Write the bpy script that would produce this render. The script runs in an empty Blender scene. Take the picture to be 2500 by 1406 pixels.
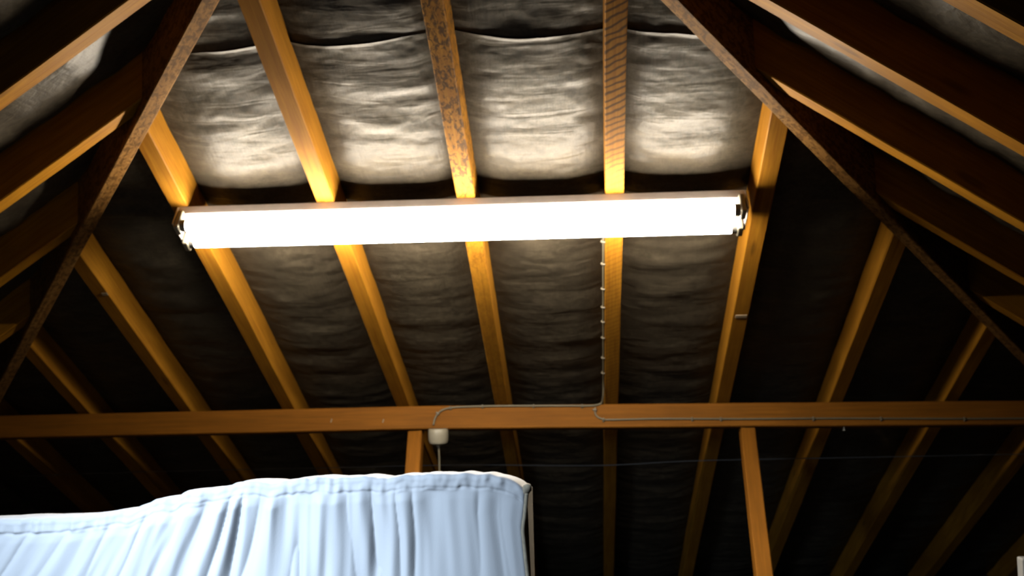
import bpy, bmesh, math, random
import numpy as np
from mathutils import Vector, Matrix, noise

random.seed(7)
sc = bpy.context.scene

# ------------------------------------------------------------------ camera
cam_d = bpy.data.cameras.new('camera')
cam = bpy.data.objects.new('camera', cam_d)
sc.collection.objects.link(cam)
CAM = Vector((0.3191, -1.4238, -1.0764))
R_ = Vector((0.99649818, 0.08001903, -0.02425562))
U_ = Vector((0.02884116, -0.05665668, 0.99797706))
F_ = Vector((-0.07848291, 0.99518188, 0.05876612))
cam.matrix_world = Matrix(((R_.x, U_.x, -F_.x, CAM.x), (R_.y, U_.y, -F_.y, CAM.y), (R_.z, U_.z, -F_.z, CAM.z), (0, 0, 0, 1)))
cam_d.sensor_width = 36.0
cam_d.lens = 36.0 * 2211.5 / 2500.0
cam_d.clip_start = 0.05
cam_d.dof.use_dof = True
cam_d.dof.focus_distance = 1.0
cam_d.dof.aperture_fstop = 9.5
sc.camera = cam

# ------------------------------------------------------------------ world, exposure
world = bpy.data.worlds.new('world')
sc.world = world
world.use_nodes = True
world.node_tree.nodes['Background'].inputs[0].default_value = (0.9, 0.75, 0.8, 1)
world.node_tree.nodes['Background'].inputs[1].default_value = 0.0
sc.view_settings.view_transform = 'Standard'
sc.view_settings.look = 'None'
sc.view_settings.exposure = 0.0
sc.view_settings.gamma = 1.0
sc.view_settings.use_curve_mapping = False

TUBE_STRENGTH = 182.0
# daylight that comes in through the roof window behind the camera, on the left
SKY_C = Vector((-0.83, -0.75, -0.575))
sun_d = bpy.data.lights.new('skylight_daylight', 'AREA')
sun_d.shape = 'RECTANGLE'
sun_d.size = 0.42
sun_d.size_y = 0.5
sun_d.energy = 23.0
sun_d.color = (0.66, 0.82, 1.0)
sun_d.spread = math.radians(68)
sun_o = bpy.data.objects.new('skylight_daylight', sun_d)
sc.collection.objects.link(sun_o)
sun_o.location = SKY_C + Vector((0.07, 0, -0.09))
sun_o.rotation_euler = (Vector((-0.28, 0.15, -1.60)) - sun_o.location).to_track_quat('-Z', 'Y').to_euler()

# ------------------------------------------------------------------ roof geometry
T = 0.6871          # fall of the far slope (underside of rafters: z = -T*y)
TS = 0.6632         # fall of the side slopes (z = -TS*|x|)
HP = TS / T         # plan direction of the hips: y = HP*|x|
FLOOR_Z = -2.36
COSF = 1 / math.hypot(1, T)
COSS = 1 / math.hypot(1, TS)
SP = 0.4
X0 = 0.4088
YR, YL, SY = -0.0578, -0.0415, 0.3493

# ------------------------------------------------------------------ helpers
def tag(o, label, cat, group=None, kind='thing'):
    o['label'] = label
    if cat: o['category'] = cat
    if group: o['group'] = group
    if kind: o['kind'] = kind
    return o

def link(name, me, mat, parent=None, smooth=False):
    o = bpy.data.objects.new(name, me)
    sc.collection.objects.link(o)
    if mat: me.materials.append(mat)
    if smooth:
        for p in me.polygons: p.use_smooth = True
    if parent is not None:
        o.parent = parent
        o.matrix_parent_inverse = parent_world(parent).inverted()
    return o

def parent_world(o):
    m = o.matrix_basis.copy()
    while o.parent is not None:
        m = o.parent.matrix_basis @ o.matrix_parent_inverse @ m if False else m
        break
    return m

def bm_obj(name, bm, mat, parent=None, smooth=False, auto=None):
    me = bpy.data.meshes.new(name)
    bmesh.ops.recalc_face_normals(bm, faces=bm.faces)
    bm.to_mesh(me); bm.free()
    o = link(name, me, mat, parent, smooth)
    if auto is not None:
        for p in me.polygons: p.use_smooth = True
        me.set_sharp_from_angle(angle=math.radians(auto))
    return o

def empty(name, loc):
    o = bpy.data.objects.new(name, None)
    sc.collection.objects.link(o)
    o.location = loc
    return o

def bm_box(bm, c, s, rot=None, bev=0.0):
    r = bmesh.ops.create_cube(bm, size=1.0)
    vs = r['verts']
    for v in vs:
        v.co = Vector((v.co.x * s[0], v.co.y * s[1], v.co.z * s[2]))
    if bev > 0:
        es = list({e for v in vs for e in v.link_edges})
        rr = bmesh.ops.bevel(bm, geom=es, offset=bev, segments=2, affect='EDGES', profile=0.5)
        vs = list({v for f in rr['faces'] for v in f.verts} | {v for v in vs if v.is_valid})
    m = Matrix.Translation(Vector(c)) @ (rot.to_4x4() if rot is not None else Matrix.Identity(4))
    for v in vs: v.co = m @ v.co
    return vs

def frame(x, y, z):
    return Matrix(((x.x, y.x, z.x), (x.y, y.y, z.y), (x.z, y.z, z.z)))

def catmull(pts, n=8):
    pts = [Vector(p) for p in pts]
    P = [pts[0] * 2 - pts[1]] + pts + [pts[-1] * 2 - pts[-2]]
    out = []
    for i in range(1, len(P) - 2):
        for k in range(n):
            t = k / n
            a, b, c, d = P[i - 1], P[i], P[i + 1], P[i + 2]
            out.append(0.5 * ((2 * b) + (c - a) * t + (2 * a - 5 * b + 4 * c - d) * t * t + (3 * b - a - 3 * c + d) * t ** 3))
    out.append(P[-2])
    return out

def bm_tube(bm, pts, r, seg=10, flat=1.0, cap=True):
    pts = [Vector(p) for p in pts]
    prev = None; rings = []
    for i, p in enumerate(pts):
        d = (pts[min(i + 1, len(pts) - 1)] - pts[max(i - 1, 0)]).normalized()
        if prev is None:
            a = Vector((0, 0, 1)) if abs(d.z) < 0.9 else Vector((1, 0, 0))
            n = d.cross(a).normalized()
        else:
            n = (prev - d * prev.dot(d)).normalized()
        prev = n
        b = d.cross(n)
        rr = r[i] if isinstance(r, (list, tuple)) else r
        rings.append([bm.verts.new(p + n * math.cos(t) * rr + b * math.sin(t) * rr * flat)
                      for t in [2 * math.pi * k / seg for k in range(seg)]])
    for a, b in zip(rings[:-1], rings[1:]):
        for k in range(seg):
            bm.faces.new((a[k], a[(k + 1) % seg], b[(k + 1) % seg], b[k]))
    if cap:
        bm.faces.new(rings[0][::-1]); bm.faces.new(rings[-1])

def bm_lathe(bm, prof, M, seg=32):
    rings = []
    for r, h in prof:
        if r < 1e-6:
            rings.append([bm.verts.new(M @ Vector((0, 0, h)))])
        else:
            rings.append([bm.verts.new(M @ Vector((r * math.cos(2 * math.pi * k / seg), r * math.sin(2 * math.pi * k / seg), h))) for k in range(seg)])
    for a, b in zip(rings[:-1], rings[1:]):
        for k in range(seg):
            q = [a[k % len(a)], a[(k + 1) % len(a)], b[(k + 1) % len(b)], b[k % len(b)]]
            u = []
            for v in q:
                if v not in u: u.append(v)
            if len(u) > 2: bm.faces.new(u)

# ------------------------------------------------------------------ materials
def new_mat(name):
    m = bpy.data.materials.new(name)
    m.use_nodes = True
    nt = m.node_tree
    return m, nt, nt.nodes['Principled BSDF']

def N(nt, t, **kw):
    n = nt.nodes.new(t)
    for k, v in kw.items(): setattr(n, k, v)
    return n

def ramp(nt, fac, stops):
    n = N(nt, 'ShaderNodeValToRGB')
    while len(n.color_ramp.elements) < len(stops): n.color_ramp.elements.new(0.5)
    for e, (p, c) in zip(n.color_ramp.elements, stops):
        e.position = p; e.color = (*c, 1) if len(c) == 3 else c
    nt.links.new(fac, n.inputs[0])
    return n

def mix(nt, fac, a, b, mode='MIX'):
    n = N(nt, 'ShaderNodeMix', data_type='RGBA', blend_type=mode)
    for s, v in ((n.inputs[0], fac), (n.inputs[6], a), (n.inputs[7], b)):
        if hasattr(v, 'links'): nt.links.new(v, s)
        elif isinstance(v, (int, float)): s.default_value = v
        else: s.default_value = (*v, 1)
    return n.outputs[2]

def obj_coord(nt, scale, rnd=True):
    tc = N(nt, 'ShaderNodeTexCoord')
    mp = N(nt, 'ShaderNodeMapping')
    mp.inputs['Scale'].default_value = scale
    nt.links.new(tc.outputs['Object'], mp.inputs[0])
    if rnd:
        oi = N(nt, 'ShaderNodeObjectInfo')
        ml = N(nt, 'ShaderNodeMath', operation='MULTIPLY'); ml.inputs[1].default_value = 37.0
        nt.links.new(oi.outputs['Random'], ml.inputs[0])
        cx = N(nt, 'ShaderNodeCombineXYZ')
        for i in range(3): nt.links.new(ml.outputs[0], cx.inputs[i])
        nt.links.new(cx.outputs[0], mp.inputs['Location'])
    return mp.outputs[0]

def noise_tex(nt, co, scale, detail=4, rough=0.55, dist=0.0):
    n = N(nt, 'ShaderNodeTexNoise')
    n.inputs['Scale'].default_value = scale; n.inputs['Detail'].default_value = detail
    n.inputs['Roughness'].default_value = rough; n.inputs['Distortion'].default_value = dist
    nt.links.new(co, n.inputs['Vector'])
    return n.outputs[0]

ALB = 0.55
def al(c): return tuple(x * ALB for x in c)
def wood(name, dark, light, spots=0.0, saw=0.0, gate=None, blot=0.35, rough=0.62, spotcol=(0.035, 0.014, 0.004)):
    m, nt, b = new_mat(name)
    dark, light, spotcol = al(dark), al(light), al(spotcol)
    grain = noise_tex(nt, obj_coord(nt, (1.6, 42, 42)), 3.0, 6, 0.6, 0.4)
    col = ramp(nt, grain, [(0.3, dark), (0.68, light)]).outputs[0]
    big = noise_tex(nt, obj_coord(nt, (3, 9, 9)), 1.6, 3)
    dim = tuple(c * 0.62 for c in dark)
    f = ramp(nt, big, [(0.42, (blot,) * 3), (0.6, (0, 0, 0))]).outputs[0]
    col = mix(nt, f, col, dim)
    # knots
    vo = N(nt, 'ShaderNodeTexVoronoi'); vo.inputs['Scale'].default_value = 1.0
    nt.links.new(obj_coord(nt, (2.2, 9, 9)), vo.inputs['Vector'])
    kf = ramp(nt, vo.outputs['Distance'], [(0.05, (0.45,) * 3), (0.10, (0, 0, 0))]).outputs[0]
    col = mix(nt, kf, col, spotcol)
    hgt = grain
    gf = None
    if gate:
        tg = N(nt, 'ShaderNodeTexCoord'); sx = N(nt, 'ShaderNodeSeparateXYZ')
        nt.links.new(tg.outputs['Object'], sx.inputs[0])
        mr = N(nt, 'ShaderNodeMapRange'); mr.inputs[1].default_value = gate[0]; mr.inputs[2].default_value = gate[1]
        mr.inputs[3].default_value = 1.0; mr.inputs[4].default_value = 0.25
        nt.links.new(sx.outputs[0], mr.inputs[0]); gf = mr.outputs[0]
    def gated(f):
        if gf is None: return f
        mm = N(nt, 'ShaderNodeMath', operation='MULTIPLY'); nt.links.new(f, mm.inputs[0]); nt.links.new(gf, mm.inputs[1])
        return mm.outputs[0]
    if spots:
        s = noise_tex(nt, obj_coord(nt, (16, 26, 26)), 3.2, 5, 0.7, 0.6)
        sf = ramp(nt, s, [(0.47, (0, 0, 0)), (0.56, (spots,) * 3)]).outputs[0]
        col = mix(nt, gated(sf), col, spotcol)
    if saw:
        mp = obj_coord(nt, (1, 1, 1), False)
        w = N(nt, 'ShaderNodeTexWave', wave_type='BANDS', bands_direction='X')
        w.inputs['Scale'].default_value = 17.0; w.inputs['Distortion'].default_value = 3.4
        w.inputs['Detail'].default_value = 2; w.inputs['Detail Scale'].default_value = 1.2
        rt = N(nt, 'ShaderNodeMapping'); rt.inputs['Rotation'].default_value = (0, 0, 0.5)
        nt.links.new(mp, rt.inputs[0]); nt.links.new(rt.outputs[0], w.inputs['Vector'])
        sf = ramp(nt, w.outputs[0], [(0.55, (0, 0, 0)), (0.95, (saw,) * 3)]).outputs[0]
        col = mix(nt, gated(sf), col, spotcol)
    nt.links.new(col, b.inputs['Base Color'])
    b.inputs['Roughness'].default_value = rough
    b.inputs['Specular IOR Level'].default_value = 0.05
    bp = N(nt, 'ShaderNodeBump'); bp.inputs['Strength'].default_value = 0.25; bp.inputs['Distance'].default_value = 0.002
    nt.links.new(hgt, bp.inputs['Height']); nt.links.new(bp.outputs[0], b.inputs['Normal'])
    return m

W_D, W_L = (0.235, 0.092, 0.008), (0.365, 0.168, 0.015)
M_plain = wood('rafter_wood', W_D, W_L)
M_mould = wood('mottled_wood', W_D, W_L, spots=0.85, gate=(1.2, 1.5))
M_sawn = wood('sawn_wood', W_D, W_L, saw=0.85, gate=(0.45, 0.85))
M_side = wood('side_rafter_wood', (0.25, 0.100, 0.006), (0.39, 0.182, 0.011))
M_hip = wood('hip_wood', (0.18, 0.083, 0.020), (0.36, 0.19, 0.055), spots=0.6)
M_purlin = wood('purlin_wood', (0.15, 0.055, 0.006), (0.22, 0.084, 0.009), blot=0.2)

def simple(name, col, rough=0.5, metal=0.0, nscale=30, var=0.12, spec=0.3):
    m, nt, b = new_mat(name)
    col = al(col)
    n = noise_tex(nt, obj_coord(nt, (1, 1, 1)), nscale, 3)
    c = ramp(nt, n, [(0.3, tuple(x * (1 - var) for x in col)), (0.7, col)]).outputs[0]
    nt.links.new(c, b.inputs['Base Color'])
    b.inputs['Roughness'].default_value = rough; b.inputs['Metallic'].default_value = metal
    b.inputs['Specular IOR Level'].default_value = spec
    return m

M_enamel = simple('lamp_body_enamel', (0.85, 0.78, 0.74), 0.4)
M_plastic = simple('cream_plastic', (0.288, 0.264, 0.200), 0.4)
M_cable = simple('grey_cable_sheath', (0.144, 0.124, 0.080), 0.5)
M_clip = simple('pale_clip_plastic', (0.13, 0.11, 0.075), 0.4)
M_nail = simple('galvanised_nail', (0.300, 0.296, 0.280), 0.4, 0.5)
M_mark = simple('pale_scuff', (0.248, 0.184, 0.112), 0.7)
M_wire = simple('thin_grey_wire', (0.180, 0.168, 0.160), 0.5)
M_floor = simple('floor_board', (0.05, 0.038, 0.028), 0.8, nscale=6, var=0.4)
M_wall = simple('gable_render', (0.08, 0.07, 0.06), 0.9, nscale=8, var=0.2)
M_white = simple('white_paint', (0.425, 0.425, 0.410), 0.45)
M_frame = simple('window_frame_paint', (0.5, 0.48, 0.45), 0.5)
M_piping = simple('beige_piping_fabric', (0.225, 0.189, 0.135), 0.85, nscale=120, var=0.3)

mt, nt, b = new_mat('tube_glow')
b.inputs['Base Color'].default_value = (0.9, 0.9, 0.9, 1)
b.inputs['Emission Color'].default_value = (1.0, 0.88, 0.70, 1)
b.inputs['Emission Strength'].default_value = TUBE_STRENGTH
M_tube = mt
mt, nt, b = new_mat('sky_through_pane')
b.inputs['Base Color'].default_value = (0.5, 0.6, 0.7, 1); b.inputs['Roughness'].default_value = 0.1
b.inputs['Emission Color'].default_value = (0.65, 0.83, 1.0, 1)
b.inputs['Emission Strength'].default_value = 0.15
M_pane = mt

# roofing underlay: dull grey-brown coated felt with a sheen
mt, nt, b = new_mat('roofing_underlay')
tc = N(nt, 'ShaderNodeTexCoord')
def mapped(s):
    mp = N(nt, 'ShaderNodeMapping'); mp.inputs['Scale'].default_value = s
    nt.links.new(tc.outputs['Object'], mp.inputs[0]); return mp.outputs[0]
blotch = noise_tex(nt, mapped((4, 7, 7)), 2.2, 5, 0.65)
weave = noise_tex(nt, mapped((1, 1, 1)), 70, 3, 0.7)
threads = noise_tex(nt, mapped((150, 16, 16)), 1.0, 3, 0.6)
wr = noise_tex(nt, mapped((2.6, 17, 17)), 1.5, 3, 0.5, 0.6)
col = ramp(nt, blotch, [(0.3, al((0.040, 0.032, 0.022))), (0.7, al((0.080, 0.066, 0.045)))]).outputs[0]
wf = ramp(nt, weave, [(0.36, (0.55, 0.55, 0.55)), (0.64, (1, 1, 1))]).outputs[0]
col = mix(nt, 1.0, col, wf, 'MULTIPLY')
nt.links.new(col, b.inputs['Base Color'])
b.inputs['Roughness'].default_value = 0.46
b.inputs['Specular IOR Level'].default_value = 0.17
def bump(h, strength, dist, prev=None):
    bp = N(nt, 'ShaderNodeBump'); bp.inputs['Strength'].default_value = strength; bp.inputs['Distance'].default_value = dist
    nt.links.new(h, bp.inputs['Height'])
    if prev: nt.links.new(prev, bp.inputs['Normal'])
    return bp.outputs[0]
n1 = bump(wr, 0.4, 0.010)
n2 = bump(threads, 0.4, 0.0015, n1)
n3 = bump(weave, 0.4, 0.0016, n2)
nt.links.new(n3, b.inputs['Normal'])
M_felt = mt

# mattress cover
mt, nt, b = new_mat('pale_cotton_cover')
tc = N(nt, 'ShaderNodeTexCoord')
fine = noise_tex(nt, mapped((1, 1, 1)), 420, 2, 0.6)
b.inputs['Base Color'].default_value = (0.20, 0.205, 0.215, 1)
b.inputs['Roughness'].default_value = 0.85
b.inputs['Specular IOR Level'].default_value = 0.2
b.inputs['Sheen Weight'].default_value = 0.0
nt.links.new(bump(fine, 0.25, 0.0006), b.inputs['Normal'])
M_cover = mt

# ------------------------------------------------------------------ timber members
def member(name, p0, d, w, h, up, start, end, mat, parent=None, bend=0.0, chamfer=0.0025, seg=28, seed=0, down=False):
    """Sawn board. p0 on the axis of the underside, d direction, up = outward (away from the room).
    start / end = (point, normal) planes which cut it to length."""
    d = Vector(d).normalized(); up = Vector(up); up = (up - d * up.dot(d)).normalized()
    side = up.cross(d).normalized()
    p0 = Vector(p0)
    c = chamfer
    prof = [(-w/2 + c, 0), (w/2 - c, 0), (w/2, c), (w/2, h - c), (w/2 - c, h), (-w/2 + c, h), (-w/2, h - c), (-w/2, c)]
    org = p0 + d * ((Vector(start[0]) - p0).dot(Vector(start[1])) / d.dot(Vector(start[1])))
    Mw = Matrix.Translation(org) @ frame(d, side, up).to_4x4()
    inv = Mw.inverted()
    bm = bmesh.new()
    lines = []
    for a, bb in prof:
        q = p0 + side * a + up * bb
        t0 = (Vector(start[0]) - q).dot(Vector(start[1])) / d.dot(Vector(start[1]))
        t1 = (Vector(end[0]) - q).dot(Vector(end[1])) / d.dot(Vector(end[1]))
        lines.append((inv @ (q + d * t0), inv @ (q + d * t1)))
    rings = []
    for i in range(seg + 1):
        t = i / seg
        ring = []
        for a, e in lines:
            v = a.lerp(e, t)
            L = v.x
            v.y += 0.0022 * noise.noise(Vector((L * 1.7, seed * 3.1, 0))) + 0.0006 * noise.noise(Vector((L * 9, seed * 3.1, v.z * 20)))
            v.z += 0.0010 * noise.noise(Vector((L * 8, seed * 5.3 + v.y * 25, 4))) + bend * math.sin(math.pi * t)
            ring.append(bm.verts.new(v))
        rings.append(ring)
    for a, e in zip(rings[:-1], rings[1:]):
        for k in range(8):
            bm.faces.new((a[k], a[(k + 1) % 8], e[(k + 1) % 8], e[k]))
    bm.faces.new(rings[0][::-1]); bm.faces.new(rings[-1])
    o = bm_obj(name, bm, mat, None, auto=35)
    o.matrix_basis = Mw
    if parent is not None:
        o.parent = parent
    return o

def world_child(o, parent):
    o.parent = parent
    o.matrix_parent_inverse = parent.matrix_basis.inverted()
    return o

# hips
HIPW = 0.038
HIPO = {-1: -0.024, 1: -0.036}     # the hips sit slightly to the side-slope side of the plane joint
DL = Vector((-1, HP, -TS)).normalized()
DR = Vector((1, HP, -TS)).normalized()
upf = Vector((0, T, 1)).normalized()
upl = Vector((-TS, 0, 1)).normalized()
upr = Vector((TS, 0, 1)).normalized()
floor_plane = (Vector((0, 0, FLOOR_Z + 0.002)), Vector((0, 0, 1)))
def hip(sgn, label):
    d = DL if sgn < 0 else DR
    up = Vector((0, 0, 1))
    n = Vector((-sgn * HP, 1, 0)).normalized()
    o = member('hip_rafter', n * HIPO[sgn] + Vector((0, 0, -0.050)), d, HIPW, 0.157, up,
               (Vector((sgn * 0.03, 0, 0)), Vector((sgn, HP, 0)).normalized()), floor_plane, M_hip, seed=20 + sgn, seg=60)
    return tag(o, label, 'hip rafter', 'hip rafters at the corners of the roof')
hip(-1, 'mottled brown hip rafter running down the left corner of the roof')
hip(1, 'mottled brown hip rafter running down the right corner of the roof')

# common and jack rafters of the far slope
def hip_side(sgn, toward_far):
    """side face of a hip: plane offset from its centre line"""
    n = Vector((-sgn * HP, 1, 0)).normalized()         # towards the far slope
    off = HIPO[sgn] + HIPW / 2 * (1 if toward_far else -1)
    return (n * off, n)
FAR = {
 -6: ('far left dim rafter of the far slope, at the left edge below the beam line', M_plain, 0),
 -5: ('dim rafter second from the left edge, below the left hip, crossing the beam end', M_plain, 0),
 -4: ('orange rafter left of the lamp, starting low on the left hip rafter', M_plain, 0),
 -3: ('rafter meeting the left hip and passing behind the left end of the fluorescent lamp', M_plain, 0),
 -2: ('golden rafter crossing the lamp left of its middle, showing its right side', M_plain, 0),
 -1: ('golden rafter with dark mould spots, crossing the middle of the lamp', M_mould, 0),
 0: ('rafter with slanted saw marks and a cable clipped along its left edge', M_sawn, 0),
 1: ('rafter meeting the right hip, just beyond the right end of the lamp, with pale scuff', M_plain, 0),
 2: ('reddish rafter first to the right of the lamp-end rafter, starting lower on the right hip', M_plain, 0),
 3: ('faint dark rafter near the right edge, low on the right hip, crossing the beam', M_plain, 0),
 4: ('very dark rafter at the right edge seen only below the horizontal beam', M_plain, 0),
 5: ('darkest rafter in the lower right corner of the far slope', M_plain, 0),
}
rafters = {}
for k, (lab, mat, _) in FAR.items():
    x = X0 + SP * k
    sg = -1 if x < 0 else 1
    d = Vector((0, 1, -T))
    dx = {-2: 0.012, -3: 0.004, -4: -0.004, 1: -0.004, 2: -0.006}.get(k, 0)
    if k == -2: d = Vector((0.024, 1, -T)); p = Vector((x - 0.012, 0, 0))
    else: p = Vector((x, 0, 0))
    st = hip_side(sg, True)
    if abs(x) < 0.05:
        st = (Vector((0, 0.035, 0)), Vector((0, 1, 0)))
    o = member('rafter', p, d, 0.05, 0.1, upf, st, floor_plane, mat, seed=k, seg=70)
    rafters[k] = tag(o, lab, 'rafter', 'rafters of the far roof slope')

# jack rafters of the side slopes
RIGHT = {0: 'orange jack rafter cutting across the top right corner',
         1: 'brightest yellow jack rafter running from the top edge right of the right hip',
         2: 'thin orange jack rafter below the bright yellow one on the right slope',
         3: 'dim brown jack rafter on the right slope, third down, low and dark',
         4: 'nearly black jack rafter at the right edge, lowest on the right slope'}
LEFT = {1: 'golden jack rafter on the left slope, highest in view, running to the left edge',
        2: 'dim jack rafter with orange underside, next below the golden one at left',
        3: 'very dark brown jack rafter on the left slope, third down',
        4: 'blackish jack rafter on the left slope, fourth down near the left edge',
        5: 'lowest blackish jack rafter on the left slope, near the beam end'}
for sgn, tab, y0, up, grp in ((1, RIGHT, YR, upr, 'jack rafters of the right roof slope'), (-1, LEFT, YL, upl, 'jack rafters of the left roof slope')):
    for k, lab in tab.items():
        y = y0 + SY * k
        if y > 0: st = hip_side(sgn, False)
        else: st = (Vector((sgn * 0.02, 0, 0)), Vector((1, 0, 0)))
        o = member('jack_rafter', Vector((0, y, 0)), Vector((sgn, 0, -TS)), 0.05, 0.1, up, st, floor_plane, M_side, seed=40 + 7 * k + sgn, seg=60)
        tag(o, lab, 'rafter', grp)

# horizontal underpurlin, set slightly tilted under the rafters
BETA = math.radians(15)
pz = Vector((0, -math.sin(BETA), -math.cos(BETA)))   # down the front face
py = Vector((0, math.cos(BETA), -math.sin(BETA)))    # away from the viewer along the top
PUR_O = Vector((0, 1.866, -1.3035))
def purlin_pt(x, down=0.0, out=0.0):
    """point on the front face: down from its top edge, out towards the room"""
    z0 = 0.0
    if x < -0.25: z0 = -0.0075 * (-0.25 - x) / 1.65
    else: z0 = -0.020 * ((x + 0.25) / 2.08)
    return PUR_O + Vector((x, 0, z0)) + pz * down - py * out
bm = bmesh.new()
PH, PD, c = 0.084, 0.05, 0.003
prof = [(c, 0), (PH - c, 0), (PH, -c), (PH, -PD + c), (PH - c, -PD), (c, -PD), (0, -PD + c), (0, -c)]
rings = []
for i in range(81):
    x = -2.12 + 4.24 * i / 80
    rings.append([bm.verts.new(purlin_pt(x, a + 0.0015 * noise.noise(Vector((x * 3, a * 9, 1))), bb)) for a, bb in prof])
for a, e in zip(rings[:-1], rings[1:]):
    for k in range(8): bm.faces.new((a[k], a[(k + 1) % 8], e[(k + 1) % 8], e[k]))
bm.faces.new(rings[0][::-1]); bm.faces.new(rings[-1])
purlin = bm_obj('purlin_beam', bm, M_purlin, auto=35)
tag(purlin, 'long horizontal wooden beam crossing under the rafters from edge to edge', 'beam')
for (x, dn) in ((-0.615, 0.047), (-0.422, 0.052)):
    bm = bmesh.new()
    p = purlin_pt(x, dn, 0.001)
    bm_box(bm, p, (0.0045, 0.004, 0.014), frame(Vector((1, 0, 0)), py, -pz) @ Matrix.Rotation(0.25, 3, 'Y'), 0.001)
    o = bm_obj('paint_mark', bm, M_mark, purlin); o['label'] = 'small pale mark on the beam face'
bm = bmesh.new()
p = purlin_pt(1.215, PH, -0.012)
bm_lathe(bm, [(0, -0.002), (0.0025, -0.002), (0.0025, 0.012), (0.005, 0.013), (0.005, 0.015), (0, 0.016)], Matrix.Translation(p) @ Matrix.Rotation(math.pi, 4, 'X'), 12)
o = bm_obj('nail', bm, M_nail, purlin, True); o['label'] = 'bright nail head under the beam'

# scuffs and nail marks on two rafters
def on_far(x, y, off=0.0):
    """point on the plane of the rafter undersides, off = into the room"""
    return Vector((x, y, -T * y)) - upf * off
def rafter_mark(k, x, y, w, l):
    bm = bmesh.new()
    e = Vector((0, 1, -T)).normalized()
    bm_box(bm, on_far(x, y, 0.0008), (w, l, 0.003), frame(Vector((1, 0, 0)), e, upf), 0.0007)
    o = bm_obj('paint_mark', bm, M_mark)
    world_child(o, rafters[k]); o['label'] = 'pale scuff on the rafter'
rafter_mark(1, 0.8115, 1.477, 0.036, 0.014)
rafter_mark(-4, -1.178, 1.305, 0.018, 0.012)

# raking struts under the purlin
def strut(top, bot, label, w=0.05, h=0.04, seed=0):
    top, bot = Vector(top), Vector(bot)
    d = (bot - top).normalized()
    upv = Vector((0, 1, 0))
    o = member('roof_strut', top, d, w, h, upv, (purlin_pt(top.x, PH - 0.002, 0), pz), floor_plane, M_purlin, seed=seed, seg=40)
    return tag(o, label, 'strut', 'struts propping the horizontal beam')
strut((-0.308, 1.868, -1.385), (-0.293, 1.72, -1.525), 'short visible strut below the beam beside the ceiling rose, standing behind the mattress', seed=61, w=0.052)
strut((0.886, 1.862, -1.395), (0.842, 1.42, -1.775), 'golden raking strut under the right half of the beam, running out of the bottom edge', seed=67, w=0.05)

# ------------------------------------------------------------------ underlay sheets (roof lining)
def vnoise(x, y, s):
    """cheap smooth value noise, vectorised"""
    rng = np.random.default_rng(s)
    g = rng.uniform(-1, 1, (256, 256))
    xi, yi = np.floor(x).astype(int), np.floor(y).astype(int)
    fx, fy = x - xi, y - yi
    fx = fx * fx * (3 - 2 * fx); fy = fy * fy * (3 - 2 * fy)
    a = g[xi % 256, yi % 256]; b_ = g[(xi + 1) % 256, yi % 256]
    c_ = g[xi % 256, (yi + 1) % 256]; d_ = g[(xi + 1) % 256, (yi + 1) % 256]
    return (a * (1 - fx) + b_ * fx) * (1 - fy) + (c_ * (1 - fx) + d_ * fx) * fy

def grid_mesh(name, P, mat):
    n, m = P.shape[:2]
    me = bpy.data.meshes.new(name)
    idx = np.arange(n * m).reshape(n, m)
    F = np.stack([idx[:-1, :-1], idx[1:, :-1], idx[1:, 1:], idx[:-1, 1:]], -1).reshape(-1, 4)
    me.vertices.add(n * m); me.vertices.foreach_set('co', P.reshape(-1).astype(np.float32))
    me.loops.add(F.size); me.loops.foreach_set('vertex_index', F.reshape(-1).astype(np.int32))
    me.polygons.add(len(F)); me.polygons.foreach_set('loop_start', np.arange(0, F.size, 4, dtype=np.int32))
    me.update(calc_edges=True); me.validate()
    return link(name, me, mat, None, True)

def sag(pos, first, sp, amp):
    t = (pos - first) / sp
    f = t - np.floor(t)
    return amp * (1 - np.abs(2 * f - 1) ** 2.6)

SEAM = 0.745      # slope distance from the apex to the sheet joint
def far_sheet(s0, s1, ns, lip, nm):
    s = s0 + (s1 - s0) * np.linspace(0, 1, ns) ** 1.0
    if lip:             # fine rows at the free upper edge of the lower sheet
        s = np.concatenate([s0 + np.linspace(0, 0.06, 50)[:-1], np.linspace(s0 + 0.06, s1, ns)])
    u = np.linspace(-1, 1, 520)
    S, UU = np.meshgrid(s, u, indexing='ij')
    y = S * COSF
    X = UU * (y / HP + 0.06)
    wig = 0.010 * vnoise(X * 3.1 + 40, X * 0 + 3, 5) + 0.004 * vnoise(X * 11 + 40, X * 0 + 7, 6) + 0.014 * X
    if lip: S = S + wig * np.clip(1 - (S - s0) / 0.2, 0, 1)
    h = 0.106 - sag(X, X0, SP, 0.040) * np.clip(S / 0.8, 0, 1)
    damp = np.clip(np.abs(((X - X0) / SP + 0.5) % 1 - 0.5) / 0.16, 0, 1)
    h = h - damp * (0.0045 * vnoise(X * 5 + 60, S * 15 + 60, 1) + 0.0022 * vnoise(X * 11 + 60, S * 34 + 60, 2) + 0.0008 * vnoise(X * 40 + 99, S * 60 + 99, 3))
    if lip:
        q = np.clip((S - wig - s0) / 0.012, 0, 1)
        drop = (0.0030 + 0.003 * vnoise(X * 6 + 9, X * 0 + 1, 9)) * (1 - q) ** 1.6
        h = h - np.clip(drop, 0.0, 1) - 0.001 * np.clip(1 - (S - s0) / 0.08, 0, 1)
    h = np.maximum(h, 0.02)
    P = np.stack([X, S * COSF, -S * COSF * T], -1) + h[..., None] * np.array(upf)
    return grid_mesh(nm, P, M_felt)
o = far_sheet(SEAM, 4.25, 420, True, 'ceiling'); tag(o, 'grey underlay sheet behind the lamp on the far roof slope, below the sheet joint', None, kind='structure')
o = far_sheet(0.03, SEAM + 0.10, 120, False, 'ceiling'); tag(o, 'upper grey underlay sheet of the far roof slope, above the sheet joint', None, kind='structure')
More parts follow.
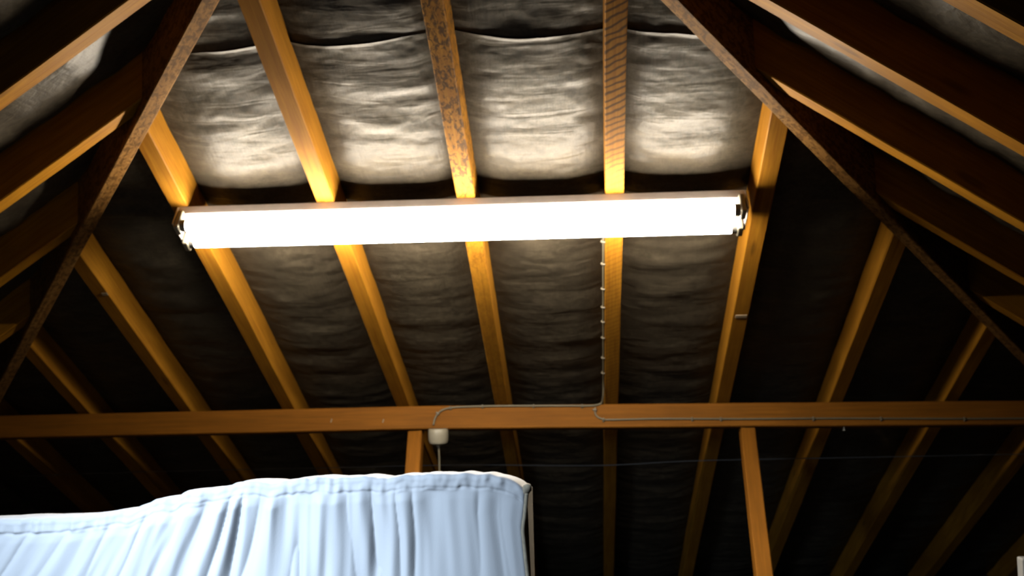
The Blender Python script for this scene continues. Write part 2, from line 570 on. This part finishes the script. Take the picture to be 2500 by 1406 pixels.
# let the upper sheet ride above the lower one where they lap
P = np.empty(len(o.data.vertices) * 3, np.float32); o.data.vertices.foreach_get('co', P); P = P.reshape(-1, 3)
P += (0.001 * np.clip((P[:, 1] / COSF - (SEAM - 0.05)) / 0.05, 0, 1))[:, None] * np.array(upf)[None, :]
o.data.vertices.foreach_set('co', P.reshape(-1)); o.data.update()

def side_sheet(sgn, nm):
    ys = np.linspace(-3.2, 3.35, 480)
    ss = np.linspace(0, 1, 240)
    Y, A = np.meshgrid(ys, ss, indexing='ij')
    x0 = np.clip(Y, 0, None) / HP - 0.03
    x0 = np.maximum(x0, 0.0)
    XX = x0 + (3.55 - x0) * A
    h = 0.104 - sag(Y, YR if sgn > 0 else YL, SY, 0.030) * np.clip(XX / 0.6, 0, 1)
    h = h - 0.006 * vnoise(Y * 6 + 80, XX * 15 + 80, 11) - 0.003 * vnoise(Y * 12 + 80, XX * 30 + 80, 12)
    h = np.maximum(h, 0.05)
    P = np.stack([sgn * XX, Y, -TS * XX], -1) + h[..., None] * np.array(upr if sgn > 0 else upl)
    P[..., 0] = np.where(np.sign(P[..., 0]) == -sgn, 0, P[..., 0])
    return grid_mesh(nm, P, M_felt)
tag(side_sheet(-1, 'ceiling_left'), 'dark underlay lining of the left roof slope', None, kind='structure')
tag(side_sheet(1, 'ceiling_right'), 'dark underlay lining of the right roof slope', None, kind='structure')

# ------------------------------------------------------------------ floor and gable behind the camera
bm = bmesh.new(); bm_box(bm, (0, 0.1, FLOOR_Z - 0.02), (7.4, 7.0, 0.04))
tag(bm_obj('floor', bm, M_floor), 'dark boarded loft floor', None, kind='structure')
bm = bmesh.new()
zt = 0.16
vs = [(-3.7, FLOOR_Z), (3.7, FLOOR_Z), (0, zt)]
f0 = [bm.verts.new((x, -3.2, z)) for x, z in vs]; f1 = [bm.verts.new((x, -3.3, z)) for x, z in vs]
bm.faces.new(f0); bm.faces.new(f1[::-1])
for i in range(3): bm.faces.new((f0[i], f1[i], f1[(i + 1) % 3], f0[(i + 1) % 3]))
tag(bm_obj('wall_back', bm, M_wall), 'dark gable wall behind the viewer', None, kind='structure')

# roof window in the left slope, behind the viewer
ex = Vector((0, 1, 0)); ez = upl; ey = ez.cross(ex)
rotw = frame(ex, ey, ez)
bm = bmesh.new()
for a, bb, s in ((0, 0.28, (0.62, 0.05, 0.05)), (0, -0.28, (0.62, 0.05, 0.05)), (0.285, 0, (0.05, 0.51, 0.05)), (-0.285, 0, (0.05, 0.51, 0.05))):
    bm_box(bm, SKY_C + ex * a + ey * bb, s, rotw, 0.004)
w = bm_obj('window_1', bm, M_frame); tag(w, 'roof window in the left slope behind the viewer', None, kind='structure')
bm = bmesh.new(); bm_box(bm, SKY_C + ez * 0.01, (0.52, 0.51, 0.006), rotw)
bm_obj('window_pane', bm, M_pane, w)

# ------------------------------------------------------------------ twin fluorescent batten
e_s = Vector((0, COSF, -T * COSF)); n_in = -upf
LC = Vector((-0.0195, 0.9975, -0.7625))               # centre between the two tubes
LROT = math.atan2(0.009, 1.52)
lx = (Vector((1, 0, 0)) + e_s * 0.010).normalized()
ly = n_in.cross(lx).normalized() * -1                # down the slope-ish
if ly.dot(e_s) < 0: ly = -ly
LM = Matrix.Translation(LC) @ frame(lx, ly, lx.cross(ly)).to_4x4()
sg = 1 if lx.cross(ly).dot(n_in) > 0 else -1          # +sg*z = into the room
def LP(a, bb, cc): return LM @ Vector((a, bb, sg * cc))
lamp = empty('fluorescent_lamp', LP(0, 0, -0.062))
tag(lamp, 'long lit twin-tube fluorescent batten fixed under the rafters', 'lamp')
bm = bmesh.new()     # housing: trapezoid channel
prof = [(-0.044, -0.0625), (-0.044, -0.036), (-0.036, -0.0265), (-0.014, -0.0225), (0.014, -0.0225), (0.036, -0.0265), (0.044, -0.036), (0.044, -0.0625)]
L2 = 0.772
r0 = [bm.verts.new(LP(-L2, a, cc)) for a, cc in prof]; r1 = [bm.verts.new(LP(L2, a, cc)) for a, cc in prof]
for k in range(8): bm.faces.new((r0[k], r0[(k + 1) % 8], r1[(k + 1) % 8], r1[k]))
bm.faces.new(r0[::-1]); bm.faces.new(r1)
me_o = bm_obj('housing', bm, M_enamel, lamp)
TS_ = 0.034
for side in (-1, 1):
    bm = bmesh.new()
    bm_tube(bm, [LP(-0.738, side * TS_, 0), LP(0.738, side * TS_, 0)], 0.0165, 20, cap=False)
    tb = bm_obj('fluorescent_tube', bm, M_tube, lamp, True)
    for e in (-1, 1):
        bm = bmesh.new()
        bm_tube(bm, [LP(e * 0.738, side * TS_, 0), LP(e * 0.752, side * TS_, 0)], 0.0168, 20)
        cp = bm_obj('tube_cap', bm, M_nail, tb, auto=40); cp['label'] = 'metal end cap of the tube'
for e in (-1, 1):
    bm = bmesh.new()
    bm_box(bm, LP(e * 0.7745, 0, -0.030), (0.005, 0.092, 0.062), LM.to_3x3(), 0.002)
    ec = bm_obj('end_plate', bm, M_enamel, lamp); ec['label'] = 'grey end plate of the batten'
    for side in (-1, 1):
        bm = bmesh.new()
        M_ = LM.to_3x3()
        bm_box(bm, LP(e * 0.760, side * TS_, -0.012), (0.016, 0.036, 0.062), M_, 0.004)
        h = bm_obj('lamp_holder', bm, M_plastic, lamp); h['label'] = 'white plastic tube socket'

# ------------------------------------------------------------------ cables
def cable(name, pts, r, label, clips, cat, mat=M_cable):
    path = catmull(pts, 8)
    bm = bmesh.new(); bm_tube(bm, path, r, 10)
    o = bm_obj(name, bm, mat, None, True)
    tag(o, label, cat)
    for c_ in clips:
        c_ = Vector(c_)
        i = min(range(len(path)), key=lambda j: (path[j] - c_).length)
        d = (path[min(i + 1, len(path) - 1)] - path[max(i - 1, 0)]).normalized()
        a = Vector((1, 0, 0)) if abs(d.x) < 0.7 else Vector((0, 0, 1))
        s = d.cross(a).normalized(); t = d.cross(s).normalized()
        bm = bmesh.new()
        bm_box(bm, path[i], (0.007, 0.0115, 0.0115), frame(d, s, t), 0.002)
        bm_tube(bm, [path[i] + t * 0.004, path[i] + t * 0.0085], 0.003, 8)
        k = bm_obj('cable_clip', bm, M_clip, o); k['label'] = 'pale plastic cable clip'
    return o
xr = X0 - 0.025 - 0.0035
def on_left_face(y, dz=0.006): return Vector((xr, y, -T * y)) + upf * dz
c_down = [on_left_face(yy) for yy in (1.02, 1.1, 1.25, 1.45, 1.6, 1.72, 1.80)]
turn = [Vector((xr - 0.002, 1.838, -1.277)), purlin_pt(0.372, -0.004, 0.003), purlin_pt(0.352, 0.004, 0.004), purlin_pt(0.325, 0.006, 0.004)]
left = [purlin_pt(x, dn, 0.0038) for x, dn in ((0.2, 0.005), (0.0, 0.004), (-0.13, 0.006), (-0.18, 0.010), (-0.212, 0.022), (-0.230, 0.046), (-0.236, 0.072))]
clip1 = [on_left_face(yy) for yy in (1.17, 1.26, 1.345, 1.43, 1.50, 1.57, 1.66, 1.74)] + [purlin_pt(x, dn, 0.0038) for x, dn in ((0.30, 0.006), (0.13, 0.004), (-0.06, 0.004), (-0.175, 0.009), (-0.222, 0.03))]
cable('electrical_cable', c_down + turn + left, 0.0035, 'thin clipped cable down the saw-marked rafter and along the beam to the ceiling rose', clip1, 'cable')
right = [purlin_pt(x, dn, oo) for x, dn, oo in ((0.350, 0.012, 0.0036), (0.348, 0.030, 0.0036), (0.354, 0.044, 0.0036), (0.372, 0.054, 0.0036), (0.40, 0.057, 0.0036), (0.55, 0.055, 0.0036), (0.69, 0.056, 0.0036),
         (0.9, 0.058, 0.0036), (1.11, 0.058, 0.0036), (1.34, 0.060, 0.0036), (1.62, 0.063, 0.0036), (1.85, 0.064, 0.0036), (2.1, 0.066, 0.0036))]
clip2 = [purlin_pt(x, dn, 0.0036) for x, dn in ((0.349, 0.022), (0.378, 0.055), (0.69, 0.056), (0.80, 0.057), (1.11, 0.058), (1.34, 0.060), (1.62, 0.063))]
cable('electrical_cable', right, 0.0032, 'thin clipped cable running right along the face of the horizontal beam', clip2, 'cable')
wp = [on_far(x, y, 0.003) for x, y in ((-2.2, 2.335), (-1.6, 2.31), (-0.76, 2.297), (-0.2, 2.29), (0.36, 2.307), (0.749, 2.283), (1.386, 2.275), (2.0, 2.268), (2.3, 2.27))]
cable('bare_wire', wp, 0.0014, 'faint thin wire stretched across the rafters below the beam', [], 'wire', M_wire)

# ------------------------------------------------------------------ pendant: ceiling rose and cord
ros = Vector((-0.220, 1.852, -1.388))
pend = empty('pendant_light', ros)
tag(pend, 'cream round ceiling rose with hanging cord under the beam, above the mattress', 'pendant light')
bm = bmesh.new()
bm_lathe(bm, [(0, 0.003), (0.033, 0.003), (0.0355, 0.0), (0.0365, -0.020), (0.0355, -0.040), (0.032, -0.049), (0.022, -0.054), (0.010, -0.057), (0.0065, -0.062), (0, -0.062)], Matrix.Translation(ros), 40)
bm_obj('ceiling_rose', bm, M_plastic, pend, auto=40)
bm = bmesh.new()
bm_tube(bm, catmull([ros + Vector((0, 0, -0.05)), ros + Vector((0.002, 0, -0.12)), ros + Vector((0.0, 0, -0.25)), ros + Vector((0.001, 0, -0.40))], 6), 0.0033, 10)
bm_obj('cord', bm, M_cable, pend, True)
bm = bmesh.new()
bm_lathe(bm, [(0, 0), (0.008, 0), (0.012, -0.01), (0.02, -0.03), (0.02, -0.055), (0.024, -0.057), (0.024, -0.064), (0, -0.064)], Matrix.Translation(ros + Vector((0.001, 0, -0.395))), 28)
bm_obj('bulb_holder', bm, M_plastic, pend, auto=40)

# ------------------------------------------------------------------ mattress standing on its long edge
TOP = [(-1.75, -1.40), (-1.2, -1.39), (-0.74, -1.374), (-0.64, -1.373), (-0.541, -1.365), (-0.487, -1.356), (-0.45, -1.341), (-0.374, -1.329), (-0.315, -1.317), (-0.211, -1.310),
       (-0.115, -1.308), (0.008, -1.306), (0.102, -1.303), (0.150, -1.306), (0.178, -1.312), (0.198, -1.321), (0.211, -1.334)]
MX0, MX1 = -1.72, 0.2115
nx, nf = 900, 150
xs = np.linspace(MX0, MX1, nx)
tz = np.interp(xs, [p[0] for p in TOP], [p[1] for p in TOP])
ker = np.hanning(15); ker /= ker.sum()
tz = np.convolve(np.pad(tz, 7, 'edge'), ker, 'valid')
def smooth1(a, b_, x): 
    t = np.clip((x - a) / (b_ - a), 0, 1); return t * t * (3 - 2 * t)
pucker = 0.0036 * vnoise(xs * 48 + 100, xs * 0 + 5, 21) + 0.0016 * vnoise(xs * 95 + 100, xs * 0 + 5, 22)
pucker *= 0.25 + smooth1(-0.60, -0.45, xs) * (1 - 0.8 * smooth1(-0.05, 0.10, xs))
tz = tz + pucker
TH = 0.17; YF = 0.15
# section parameter: rows go from the bottom of the front face up and over to the back
rows = []
dn = np.concatenate([np.linspace(1.0, 0.30, 24)[:-1], np.linspace(0.30, 0.030, 100)[:-1], np.linspace(0.030, 0.010, 14)])
XS = xs[:, None]
def folds(X, D):
    skew = np.interp(X, [-1.7, -0.75, -0.45, -0.2, 0.2], [0.6, 0.75, 0.45, 0.02, -0.06])
    q = X + skew * (D - 0.03)
    q = q + 0.012 * vnoise(X * 7 + 55, D * 9 + 55, 31)
    n1 = vnoise(q * 42 + 200, D * 3.2 + 10, 32)
    n2 = vnoise(q * 75 + 200, D * 7 + 10, 33)
    n3 = vnoise(q * 16 + 200, D * 2 + 10, 34)
    r = np.abs(n1) ** 0.8
    amp = np.interp(X, [-1.7, -0.7, -0.5, -0.36, -0.1, 0.02, 0.12, 0.19, 0.21], [0.5, 0.55, 0.9, 1.45, 1.6, 1.0, 0.55, 0.25, 0.0])
    env = np.clip((D - 0.012) / 0.03, 0, 1) * (0.55 + 0.45 * np.clip(1 - (D - 0.1) / 0.4, 0, 1))
    return amp * env * np.clip((MX1 - X) / 0.02, 0, 1) * (0.0105 * r + 0.0030 * n2 + 0.005 * n3)
Xg, Dg = np.meshgrid(xs, dn, indexing='ij')
wx = np.clip((MX1 - Xg) / 0.007, 0, 1)
edge = 1 - np.sqrt(np.clip(1 - (1 - wx) ** 2, 0, 1))      # front face rounds off towards the right end
bulge = 0.030 * np.sin(np.clip(Dg / 0.55, 0, 1) * np.pi * 0.5) * np.sin(np.clip((MX1 - Xg) / 0.16, 0, 1) * np.pi * 0.5)
Yf = YF - bulge - folds(Xg, Dg) + 0.006 * edge
# gathered hem band above the seam
groove = 0.0018 * np.exp(-((Dg - 0.024 - 0.002 * vnoise(Xg * 9, Xg * 0 + 2, 41)) / 0.0028) ** 2) * (1 - edge)
band = (1 - smooth1(0.022, 0.03, Dg)) * (0.0034 * vnoise(Xg * 60 + 30, Dg * 20 + 3, 42) + 0.0022 * vnoise(Xg * 120 + 30, Dg * 40, 43) - 0.002)
band *= (1 - edge)
Yf = Yf + groove + band
Zf = tz[:, None] - Dg
xin = np.interp(Dg, [0, 0.03, 0.065, 0.10, 0.145, 0.25, 1.0], [0, 0.003, 0.008, 0.006, 0.002, -0.006, -0.008])
Xf = Xg - xin * np.clip((Xg - 0.0) / 0.2, 0, 1)
# top: rounded over, gentle crown
ang = np.linspace(0, np.pi / 2, 9)[1:]
r = 0.010
topY = [Yf[:, -1] + r * (1 - np.cos(a)) for a in ang]; topZ = [tz - r * (1 - np.sin(a)) for a in ang]
back = np.linspace(0, 1, 10)[1:]
for bb in back:
    topY.append(Yf[:, -1] * 0 + (YF + r) * (1 - bb) + (YF + TH) * bb); topZ.append(tz + 0.002 * np.sin(bb * np.pi) - 0.022 * bb)
for d_ in (0.03, 0.1, 0.3, 0.6, 1.0):
    topY.append(tz * 0 + YF + TH); topZ.append(tz - 0.022 - d_)
Yall = np.concatenate([Yf, np.stack(topY, 1)], 1); Zall = np.concatenate([Zf, np.stack(topZ, 1)], 1)
Xall = np.concatenate([Xf, np.repeat(xs[:, None], len(topY), 1)], 1)
low = Zall < FLOOR_Z + 0.004
Zall = np.where(low, FLOOR_Z + 0.004, Zall)
Zall[:, 0] = FLOOR_Z + 0.004; Zall[:, -1] = FLOOR_Z + 0.004
P = np.stack([Xall, Yall, Zall], -1)
mat_o = grid_mesh('mattress', P, M_cover)
# close the two ends
bm = bmesh.new(); bm.from_mesh(mat_o.data); bm.verts.ensure_lookup_table()
m_ = P.shape[1]
mat_o.data.materials.append(M_piping)
for base in (0, (nx - 1) * m_):
    vs = [bm.verts[base + j] for j in range(m_)]
    f = bm.faces.new(vs if base else vs[::-1]); f.smooth = False; f.material_index = 1
bm.to_mesh(mat_o.data); bm.free()
tag(mat_o, 'pale blue-white wrinkled mattress in a gathered cover, standing on edge in the foreground', 'mattress')
# piping down the right end and the little corner tuft
pts = [Vector((MX1 - float(np.interp(d_, [0, 0.03, 0.065, 0.10, 0.145, 0.25, 1.0], [0, 0.003, 0.008, 0.006, 0.002, -0.006, -0.008])) + 0.0005, YF + 0.001, -1.334 - d_)) for d_ in (0.004, 0.02, 0.04, 0.065, 0.09, 0.12, 0.15, 0.2, 0.3, 0.5, 0.8, 1.02)]
bm = bmesh.new(); bm_tube(bm, catmull(pts, 6), 0.0036, 10)
o = bm_obj('piping', bm, M_piping, mat_o, True); o['label'] = 'beige piping down the mattress end'
bm = bmesh.new()
bm_lathe(bm, [(0, 0.012), (0.005, 0.010), (0.0085, 0.004), (0.0075, -0.004), (0.004, -0.010), (0, -0.012)], Matrix.Translation((MX1 - 0.001, YF + 0.006, -1.333)) @ Matrix.Rotation(0.6, 4, 'Y'), 14)
for v in bm.verts: v.co += Vector((1, 1, 1)) * 0.0015 * noise.noise(v.co * 200)
o = bm_obj('corner_tuft', bm, M_piping, mat_o, True); o['label'] = 'beige tuft at the top right mattress corner'

# ------------------------------------------------------------------ white upright panel in the lower right corner
bm = bmesh.new()
bm_box(bm, (1.515, 0.8, (FLOOR_Z - 1.606) / 2 + 0.001), (0.41, 0.03, -1.606 - FLOOR_Z - 0.002), None, 0.004)
o = bm_obj('white_panel', bm, M_white)
tag(o, 'white upright panel showing only its edge in the lower right corner', 'panel')
